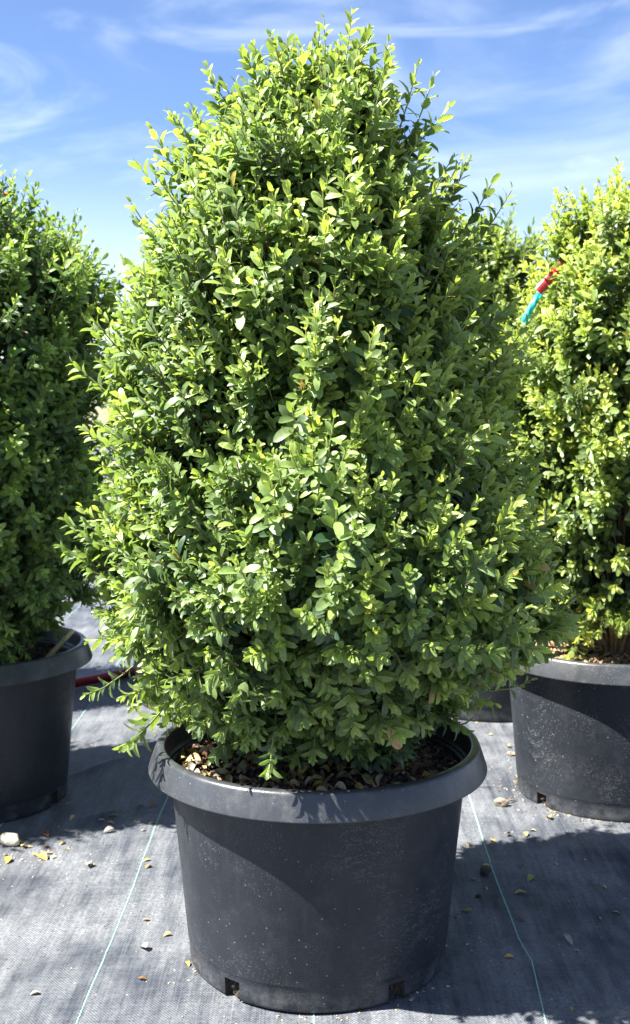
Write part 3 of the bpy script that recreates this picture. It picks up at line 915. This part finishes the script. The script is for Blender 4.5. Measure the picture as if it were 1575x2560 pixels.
BACK_ENV = [(1.185, .03, .03), (1.150, .06, .060), (1.112, .10, .098), (1.05, .125, .116), (0.949, .16, .148), (0.755, .19, .185), (0.461, .205, .2), (0.341, .17, .17), (0.295, .1, .1)]
back_leaders = [(.02, 0, 1.12, .052, -.02, 1.205, .8), (.06, 0, 1.05, .10, -.02, 1.145, .7), (.08, 0, 1.02, .12, -.03, 1.11, .6)]
g_back = grow(BACK_ENV, 77, 300, 7.0, 500, tone=(1.0, .98, .9), leaders=back_leaders)
_, cache = shrub('boxwood_shrub', (.425, 1.30, 0), 0, g_back, 'boxwood peeking out between the front shrub and right-edge shrub', 60, .0050, (61, 10, .018, .5))
shrub('boxwood_shrub', (-.275, 1.36, 0), 1.9, g_back, 'boxwood hidden behind the left half of the front shrub', 0, .005, (62, 6, .018, .5), crown_cache=cache)
shrub('boxwood_shrub', (-.975, 1.36, 0), 4.0, g_back, 'boxwood hidden behind the left-edge shrub', 0, .005, (63, 6, .018, .5), crown_cache=cache)


# ---------------------------------------------------------------- fallen leaves and litter
def dead_leaf_mesh(color, curl, cup, fold, seed):
    """a dry boxwood leaf, curled, with thickness"""
    rng = np.random.default_rng(seed)
    V, F = leaf_template(curl, cup, 0, .50, (.10, .28, .5, .72, .9), (.40, .82, 1.0, .84, .46))
    V = V.copy()
    V[:, 2] += fold * np.sin(V[:, 1] * 3.0) * .3 + rng.normal(0, .015, len(V)) + V[:, 0] * rng.normal(0, .35)
    V[:, 0] += .12 * np.sin(V[:, 1] * 2.5) * rng.choice([-1, 1])
    V[:, 1] -= .5
    V[:, 2] -= V[:, 2].min()
    n = len(V)
    V2 = np.concatenate([V + np.array([0, 0, .018]), V]); F2 = np.concatenate([F, F[:, ::-1] + n])
    C = np.repeat(np.asarray(color)[None], 2 * n, 0) * rng.uniform(.85, 1.15, (2 * n, 1))
    return mesh_tris('fallen_leaf', V2, F2, M_DEAD, C)


YELLOW = (.52, .36, .08); TAN = (.42, .29, .14); PALE = (.52, .45, .30); BROWN = (.20, .105, .05); GREENISH = (.26, .29, .07); GREY = (.24, .22, .19); OLIVE = (.33, .30, .12)
dead_cache = {}


def dead(color, seed):
    key = (color, seed % 5)
    if key not in dead_cache:
        c, u, f = [(.25, .5, .3), (.5, .9, -.2), (.1, 1.2, .2), (.7, .3, .5), (-.2, .7, .3)][seed % 5]
        dead_cache[key] = dead_leaf_mesh(color, c, u, f, seed % 5 + 3)
    return dead_cache[key]


rl = random.Random(4)
GROUND_LEAVES = [  # x, y, length, colour, label key
    (-.464, .569, .010, GREY, 'sl'), (-.438, .49, .014, TAN, 'sl'), (-.385, .483, .014, TAN, 'sl'), (-.366, .497, .019, TAN, 'sl'), (-.365, .463, .018, TAN, 'sl'), (-.323, .54, .020, BROWN, 'sl'),
    (-.300, .545, .020, BROWN, 'dark reddish dry leaf in the shade touching the left green thread'), (-.292, .464, .014, TAN, 'sl'), (-.47, .416, .034, BROWN, 'long curled brown leaf on the shadow edge right of the pale stone'),
    (-.438, .428, .016, GREY, 'sl'), (-.416, .42, .012, GREY, 'sl'), (-.362, .424, .022, GREY, 'sl'), (-.303, .433, .012, GREY, 'sl'), (-.432, .379, .015, YELLOW, 'll'), (-.419, .355, .010, YELLOW, 'll'),
    (-.373, .284, .026, PALE, 'pale narrow dry leaf lying alone on sunlit cloth left of the front pot'), (-.363, .282, .010, TAN, 'll'), (-.276, .30, .016, YELLOW, 'll'), (-.27, .275, .016, YELLOW, 'll'),
    (-.246, .081, .014, TAN, 'll'), (-.209, .034, .014, YELLOW, 'll'), (-.239, -.007, .022, PALE, 'll'), (-.226, -.093, .016, BROWN, 'brown curled leaf nearest the bottom of the left green thread'),
    (-.357, -.131, .016, PALE, 'pale dry leaf in the bottom left corner of the cloth'), (-.508, .299, .028, YELLOW, 'big yellow dry leaf at the left edge below the pale stone'), (-.518, .325, .010, YELLOW, 'll'),
    (-.498, .359, .018, YELLOW, 'll'), (-.485, .362, .012, TAN, 'll'), (-.452, .321, .034, YELLOW, 'largest orange-yellow curled leaf amid crumbs on the sunlit cloth at left'), (-.468, .326, .016, YELLOW, 'll'),
    (-.435, .319, .012, PALE, 'll'), (-.459, .365, .012, YELLOW, 'll'), (-.446, .338, .016, TAN, 'll'), (-.173, -.054, .018, YELLOW, 'yellow leaf against the left foot of the front pot'), (-.168, -.03, .010, YELLOW, 'll'),
    (.398, 1.023, .012, YELLOW, 'rl'), (.421, .926, .018, YELLOW, 'rl'), (.405, .718, .020, YELLOW, 'rl'), (.405, .659, .020, YELLOW, 'rl'), (.40, .68, .014, BROWN, 'rl'), (.423, .492, .021, YELLOW, 'yellow leaf lying in front of the right pot drain hole'),
    (.335, .416, .018, TAN, 'rl'), (.366, .42, .024, TAN, 'rl'), (.385, .437, .014, PALE, 'rl'), (.305, .385, .018, YELLOW, 'rl'), (.26, .367, .012, YELLOW, 'rl'), (.441, .678, .010, PALE, 'rl'),
    (.279, .28, .015, YELLOW, 'rs'), (.251, .225, .013, GREY, 'rs'), (.341, .235, .022, GREENISH, 'olive green leaf in the shadow right of the right green thread, farther one'), (.336, .284, .010, TAN, 'rs'), (.397, .291, .010, TAN, 'rs'),
    (.317, .176, .024, TAN, 'tan leaf in the shadow below the olive green leaf'), (.265, .195, .012, TAN, 'rs'), (.227, .116, .022, GREENISH, 'green leaf in the shadow close beside the front pot'), (.207, .092, .014, BROWN, 'rs'),
    (.301, .082, .014, BROWN, 'rs'), (.454, .206, .012, TAN, 'rs'), (.447, .11, .016, PALE, 'pale leaf in the shadow at the right edge of the picture'), (.418, .092, .010, GREY, 'rs'), (.41, .063, .010, TAN, 'rs'),
    (.357, .015, .026, GREY, 'grey crumpled dry leaf in the shadow at lower right'), (.361, -.01, .010, TAN, 'rs'), (.265, -.026, .016, YELLOW, 'small yellow leaf in the shadow just left of the right green thread'), (.319, -.168, .010, GREENISH, 'rs'),
    (-.455, 1.86, .02, YELLOW, 'bl'), (-.50, 1.95, .02, YELLOW, 'bl'), (-.53, 1.80, .015, TAN, 'bl'), (-.42, 1.10, .014, TAN, 'bl'), (-.36, 1.02, .010, YELLOW, 'bl'), (-.40, 1.15, .012, BROWN, 'bl'),
]
COLN = {YELLOW: 'yellow', TAN: 'tan', PALE: 'pale cream', BROWN: 'dark brown', GREENISH: 'green', GREY: 'dull grey', OLIVE: 'olive'}
KEYS = {'sl': ('small %s dry leaf in the shadow between left-edge pot and front pot', '%s leaves in the shadow left of the front pot'),
        'll': ('small %s dry leaf on the sunlit cloth left of the front pot', '%s leaves on sunlit cloth at left'),
        'rl': ('small %s dry leaf on the sunlit cloth before the right-edge pot', '%s leaves on sunlit cloth at right'),
        'rs': ('small %s dry leaf in the shadow right of the front pot', '%s leaves in the shadow at lower right'),
        'bl': ('small %s dry leaf on the cloth far behind the front pot', '%s leaves on the cloth behind')}
for q, (x, y, L, c, lab) in enumerate(GROUND_LEAVES):
    o = link('fallen_leaf', dead(c, q * 7 + 1))
    o.location = (x, y, float(ground_z(x, y)) + .0005)
    L *= .85
    o.scale = (L, L, L * .6)
    o.rotation_euler = (rl.uniform(-.12, .12), rl.uniform(-.12, .12), rl.uniform(0, 6.28))
    if lab in KEYS:
        cn = COLN[c]
        lb, gr = KEYS[lab][0] % cn, KEYS[lab][1] % cn
    else: lb, gr = lab, None
    tag(o, lb, 'leaf', gr)

# leaves dropped onto the soil of the front pot: thick at the sunny left rim, thinner at right
rp = random.Random(12)
placed = 0
while placed < 230:
    a = rp.uniform(0, 2 * math.pi); r = .188 * math.sqrt(rp.random())
    x, y = r * math.cos(a), r * math.sin(a)
    if y > .05: continue
    if rp.random() < .35 + 1.1 * x / .2 * .5: continue
    L = rp.uniform(.014, .023)
    col_ = rp.choice([PALE, TAN, OLIVE, OLIVE, YELLOW, PALE, GREY, BROWN, TAN])
    o = link('fallen_leaf', dead(col_, rp.randrange(50)))
    o.location = (x + .004, y, float(soil_h(x, y, 1)) + .004 + rp.uniform(0, .004))
    o.scale = (L, L, L)
    o.rotation_euler = (rp.gauss(0, .35), rp.gauss(0, .35), rp.uniform(0, 6.28))
    zone = 'by the left rim' if x < -.09 else 'by the right rim' if x > .09 else 'by the front rim' if y < -.12 else 'under the middle branches'
    tag(o, '%s fallen leaf on the soil of the front pot %s' % (COLN[col_], zone), 'leaf', '%s leaves in the front pot %s' % (COLN[col_], zone))
    placed += 1
for (x, y, L, rz) in ((.075, -.155, .024, .6), (.102, -.150, .026, 2.0), (-.035, -.10, .022, 3.0)):
    o = link('fallen_leaf', dead(GREENISH, 1)); o.location = (x, y, float(soil_h(x, y, 1)) + .009); o.scale = (L,) * 3; o.rotation_euler = (.5, .2, rz)
    tag(o, 'still green fallen leaf standing out on the soil of the front pot', 'leaf', 'green fallen leaves in the front pot')


def rock_mesh(name, seed, mat, dims, sub=3, rough=.10):
    import bmesh
    bm = bmesh.new()
    bmesh.ops.create_icosphere(bm, subdivisions=sub, radius=.5)
    P = np.array([v.co for v in bm.verts])
    # flatten with a few random planes, then roughen
    rng = np.random.default_rng(seed)
    for _ in range(9):
        nrm = rng.normal(0, 1, 3); nrm /= np.linalg.norm(nrm); lim = rng.uniform(.30, .44)
        dd = P @ nrm; P = P - np.maximum(dd - lim, 0)[:, None] * nrm * .85
    P = P * (1 + rough * sm_noise(P, 9, seed)[:, None] * .5) * np.array(dims)
    P[:, 2] -= P[:, 2].min()
    for v, p in zip(bm.verts, P): v.co = p
    me = bpy.data.meshes.new(name); bm.to_mesh(me); bm.free()
    for p in me.polygons: p.use_smooth = True
    me.materials.append(mat)
    return me


o = link('stone', rock_mesh('stone', 3, M_STONE, (.042, .030, .024)), loc=(-.520, .372, float(ground_z(-.52, .372)) - .001))
o.rotation_euler = (0, 0, R(-24)); tag(o, 'rounded cream stone on the cloth at the left edge', 'stone')
o = link('clod', rock_mesh('clod', 8, M_CLOD, (.028, .022, .017), 3, .3), loc=(.347, .560, float(ground_z(.347, .56)) - .001))
tag(o, 'lumpy brown clod on sunlit cloth between front pot and right-edge pot', 'clod')
o = link('clod', rock_mesh('clod', 14, M_CLOD, (.020, .016, .010), 3, .35), loc=(.42, .872, float(ground_z(.42, .872)) - .001))
tag(o, 'small crumbly brown clod left of the right-edge pot', 'clod')
o = link('clod', rock_mesh('clod', 19, M_DARKCLOD, (.018, .016, .014), 3, .3), loc=(.272, .246, float(ground_z(.272, .246)) - .001))
tag(o, 'dark lump in the shadow right of the front pot', 'clod')
o = link('clod', rock_mesh('clod', 23, M_DARKCLOD, (.011, .009, .007), 2, .3), loc=(.251, .166, float(ground_z(.251, .166)) - .001))
tag(o, 'tiny dark lump nearest the front pot in its shadow', 'clod')
PEB = mat_plain('pale grit', (.42, .37, .28), .9, .3, 200)
for q in range(58):
    if q < 34: x, y = rl.gauss(-.46, .035), rl.gauss(.325, .03)
    elif q < 46: x, y = rl.gauss(.42, .03), rl.gauss(.60, .06)
    else: x, y = rl.uniform(-.5, .45), rl.uniform(-.15, .5)
    s = rl.uniform(.0022, .005)
    if math.hypot(x, y) < .19: continue
    if q % 8 == 0 or q == 1: pm = rock_mesh('pebble', 40 + q, PEB, (1, .8, .6), 1, .3)
    o = link('pebble', pm, loc=(x, y, float(ground_z(x, y)) - .0005)); o.scale = (s, s, s); o.rotation_euler = (0, 0, rl.uniform(0, 6))
    zone = 'beside the largest yellow leaf at left' if q < 34 else 'beside the foot of the right-edge pot' if q < 46 else 'lying scattered around the front pot'
    tag(o, 'tiny pale crumb of grit ' + zone, 'pebble', 'grit ' + zone)


def stick(name, pts, rad, mat, sides=8, nodes=()):
    P = np.array(pts, float)
    t = np.linspace(0, 1, 18)
    seg = np.linspace(0, 1, len(P))
    Q = np.stack([np.interp(t, seg, P[:, k]) for k in range(3)], 1)
    rr = np.full(18, rad)
    for nd in nodes: rr += rad * .22 * np.exp(-((t - nd) / .03) ** 2)
    v, f = tubes(Q[None], rr[None], sides)
    n = len(v); c0, c1 = Q[0], Q[-1]
    v = np.concatenate([v, [c0, c1]])
    f = list(f) + [(n, (s + 1) % sides, s) for s in range(sides)] + [(n + 1, n - sides + s, n - sides + (s + 1) % sides) for s in range(sides)]
    return link(name, mesh_tris(name, v, np.array(f), mat))


o = stick('bamboo_cane', [(-.545, .600, .235), (-.514, .632, .262), (-.470, .672, .312)], .0052, M_CANE, 12, (.33, .62))
tag(o, 'short tan bamboo cane leaning on the rim inside the left-edge pot', 'cane')
o = stick('twig', [(.352, .566, .006), (.368, .577, .006), (.382, .586, .004)], .0016, M_CLOD, 5)
tag(o, 'short dry twig behind the brown clod', 'twig')
o = stick('twig', [(.283, .284, .004), (.300, .287, .003), (.318, .284, .003)], .0007, M_CLOD, 4)
tag(o, 'thin straw crossing the right green thread', 'straw')

# red hose across the cloth behind the left-edge pot
hp = np.array([(-2.2, 1.02), (-1.5, 1.12), (-1.0, 1.26), (-.80, 1.345), (-.63, 1.455), (-.53, 1.56), (-.40, 1.67), (-.2, 1.75), (.2, 1.80), (.9, 1.84), (1.8, 1.8)])
tt = np.linspace(0, len(hp) - 1, 160)
hx = np.interp(tt, range(len(hp)), hp[:, 0]); hy = np.interp(tt, range(len(hp)), hp[:, 1])
ker = np.ones(9) / 9
pad = lambda a: np.convolve(np.pad(a, 4, mode='edge'), ker, 'valid')
hx, hy = pad(hx), pad(hy)
HP = np.stack([hx, hy, np.full(160, .0125)], 1)
v, f = tubes(HP[None], np.full((1, 160), .0125), 14)
tag(link('garden_hose', mesh_tris('garden_hose', v, f, M_HOSE)), 'dark red hose on the cloth behind the left-edge pot', 'hose')


# ---------------------------------------------------------------- flagging tape on the right shrub
def ribbon(name, pts, wvec, width, mat, parent=None, thick=.0003):
    P = np.array(pts, float); n = len(P)
    w = np.asarray(wvec, float)
    if w.ndim == 1: w = np.repeat(w[None], n, 0)
    w = norm(w) * width / 2
    t = norm(np.gradient(P, axis=0)); nr = norm(np.cross(t, w)) * thick
    V = np.concatenate([P - w + nr, P + w + nr, P - w - nr, P + w - nr])
    F = []
    for i in range(n - 1):
        F += [(i, n + i, n + i + 1), (i, n + i + 1, i + 1), (2 * n + i, 2 * n + i + 1, 3 * n + i + 1), (2 * n + i, 3 * n + i + 1, 3 * n + i),
              (i, i + 1, 2 * n + i + 1), (i, 2 * n + i + 1, 2 * n + i), (n + i, 3 * n + i, 3 * n + i + 1), (n + i, 3 * n + i + 1, n + i + 1)]
    return link(name, mesh_tris(name, V, np.array(F), mat), parent)


TY = .532
scl = (1.5454 + TY) / (1.5454 + .6)
def tp(x, z, dy=0.0): return (x * scl, TY + dy, .7593 + (z - .7593) * scl)
knot = tp(.4345, .9850)
red = empty('plant_tag', knot)
tag(red, 'red plastic size tag tied to the right-edge shrub, printed 30-36', 'tag')
rel = lambda p: np.array(p) - np.array(knot)
a, b_ = rel(tp(.4345, .9850)), rel(tp(.4060, .9530, -.004))
axis = norm((b_ - a)[None])[0]
wv = norm(np.cross(axis, np.array([0, -1, 0]))[None])[0]
pts = [a + (b_ - a) * t + np.array([0, -.002 * math.sin(t * 3.1), 0]) for t in np.linspace(0, 1, 8)]
wid = [wv] * 8
strip = ribbon('strip', pts, np.array(wid), .0155, M_RED, red)
loop = [a + np.array([.006 * math.sin(t * 3.14), .007 * math.sin(t * 6.28) - .002, .006 * t]) for t in np.linspace(0, 1, 9)]
ribbon('knot', loop, np.array([wv * (1 - .4 * math.sin(t * 3)) for t in np.linspace(0, 1, 9)]), .013, M_RED, red)
tail = [rel(tp(.4400 + .008 * t, .9895 + .016 * t, .004)) for t in np.linspace(0, 1, 5)]
ribbon('tail', tail, wv, .008, M_RED, red)
fc = bpy.data.curves.new('print', 'FONT'); fc.body = '30-36'; fc.size = .0125; fc.align_x = 'CENTER'; fc.align_y = 'CENTER'; fc.extrude = .0001
tmp = bpy.data.objects.new('tmp_print', fc); col.objects.link(tmp)
bpy.context.view_layer.update()
tme = bpy.data.meshes.new_from_object(tmp.evaluated_get(bpy.context.evaluated_depsgraph_get()))
bpy.data.objects.remove(tmp)
tme.name = 'lettering'; tme.materials.clear(); tme.materials.append(M_INK)
txt = link('lettering', tme, strip)
cx = a + (b_ - a) * .56 + np.array([0, -.0034, 0])
ex = -axis; ez = np.array([0, -1, 0]) - axis * np.dot(axis, [0, -1, 0]); ez = ez / np.linalg.norm(ez); ey = np.cross(ez, ex)
txt.matrix_local = Matrix([[ex[r_], ey[r_], ez[r_], cx[r_]] for r_ in range(3)] + [[0, 0, 0, 1]])

ck = tp(.432, .979, .006)
cy_pts = [tp(.434, .979, .010), tp(.425, .966, .014), tp(.416, .953, .024), tp(.408, .941, .030), tp(.400, .930, .010), tp(.395, .920, .022), tp(.390, .911, .012), tp(.384, .899, .016)]
cy = ribbon('plant_tag', [np.array(p) - np.array(ck) for p in cy_pts], np.array([norm(np.array([[.75, .15 * math.sin(k * 1.3), -.5]]))[0] for k in range(8)]), .0120, M_CYAN)
cy.location = ck
tag(cy, 'cyan plastic ribbon hanging below the red tag on the right-edge shrub', 'ribbon')

# ---------------------------------------------------------------- far trees on the skyline
def far_tree_mesh(seed, hgt, wid):
    rng = np.random.default_rng(seed)
    n = 3400
    blobs = np.stack([rng.normal(0, wid * .26, 16), rng.normal(0, wid * .26, 16), rng.uniform(hgt * .32, hgt * .86, 16)], 1)
    br = rng.uniform(.14, .25, 16) * wid
    bi = rng.integers(0, 16, n)
    dirs = norm(rng.normal(0, 1, (n, 3)))
    p = blobs[bi] + dirs * (br[bi] * rng.uniform(.55, 1.1, n))[:, None]
    s = hgt * rng.uniform(.014, .03, n)
    u = norm(rng.normal(0, 1, (n, 3))); v = norm(np.cross(u, dirs + rng.normal(0, .4, (n, 3))))
    V = np.stack([p - u * s[:, None], p + v * s[:, None] * .6, p + u * s[:, None], p - v * s[:, None] * .6], 1).reshape(-1, 3)
    i = 4 * np.arange(n)
    F = np.concatenate([np.stack([i, i + 1, i + 2], 1), np.stack([i, i + 2, i + 3], 1)])
    C = np.repeat(np.array((.10, .15, .045))[None] * rng.uniform(.6, 1.4, (n, 1)) + np.array((.03, .02, 0)) * rng.random((n, 1)), 4, 0)
    crown = mesh_tris('crown', V, F, M_LEAF, C, smooth=False)
    zs = np.linspace(0, hgt * .62, 7)
    P = np.stack([.02 * hgt * np.sin(zs), .015 * hgt * np.cos(zs * 1.3), zs], 1)[None]
    tv, tf = tubes(P, np.linspace(hgt * .035, hgt * .012, 7)[None], 8)
    limbs = [(tv, tf)]
    for k in range(5):
        tgt = blobs[k]; z0 = rng.uniform(.25, .5) * hgt
        t = np.linspace(0, 1, 5)[:, None]
        lv, lf = tubes((np.array([0, 0, z0]) * (1 - t) + tgt * t)[None], np.linspace(hgt * .014, hgt * .004, 5)[None], 5)
        limbs.append((lv, lf))
    Vt = []; Ft = []; o_ = 0
    for lv, lf in limbs:
        Vt.append(lv); Ft.append(lf + o_); o_ += len(lv)
    return crown, mesh_tris('trunk', np.concatenate(Vt), np.concatenate(Ft), M_BARK)


TREES = [far_tree_mesh(91, 4.6, 4.6), far_tree_mesh(92, 3.8, 4.4)]
for q, (x, y, s, rz, lab) in enumerate(((-17.5, 96, 1.0, .3, 'hazy pale green tree on the skyline in the gap left of the front shrub'), (-21.0, 104, 1.0, 1.9, 'far skyline tree behind the left-edge shrub'),
                                        (-14.2, 92, .9, 2.2, 'far skyline tree just behind the left side of the front shrub'), (19.5, 98, .95, .9, 'far skyline tree behind the right-edge shrub'),
                                        (15.5, 101, .9, 4.0, 'far skyline tree behind the right side of the front shrub'))):
    root = empty('distant_tree', (x, y, -.03), rz); root.scale = (s, s, s)
    tag(root, lab, 'tree', 'trees along the skyline')
    c_, t_ = TREES[q % 2]
    tag(link('crown', c_, root), kind='stuff'); link('trunk', t_, root)
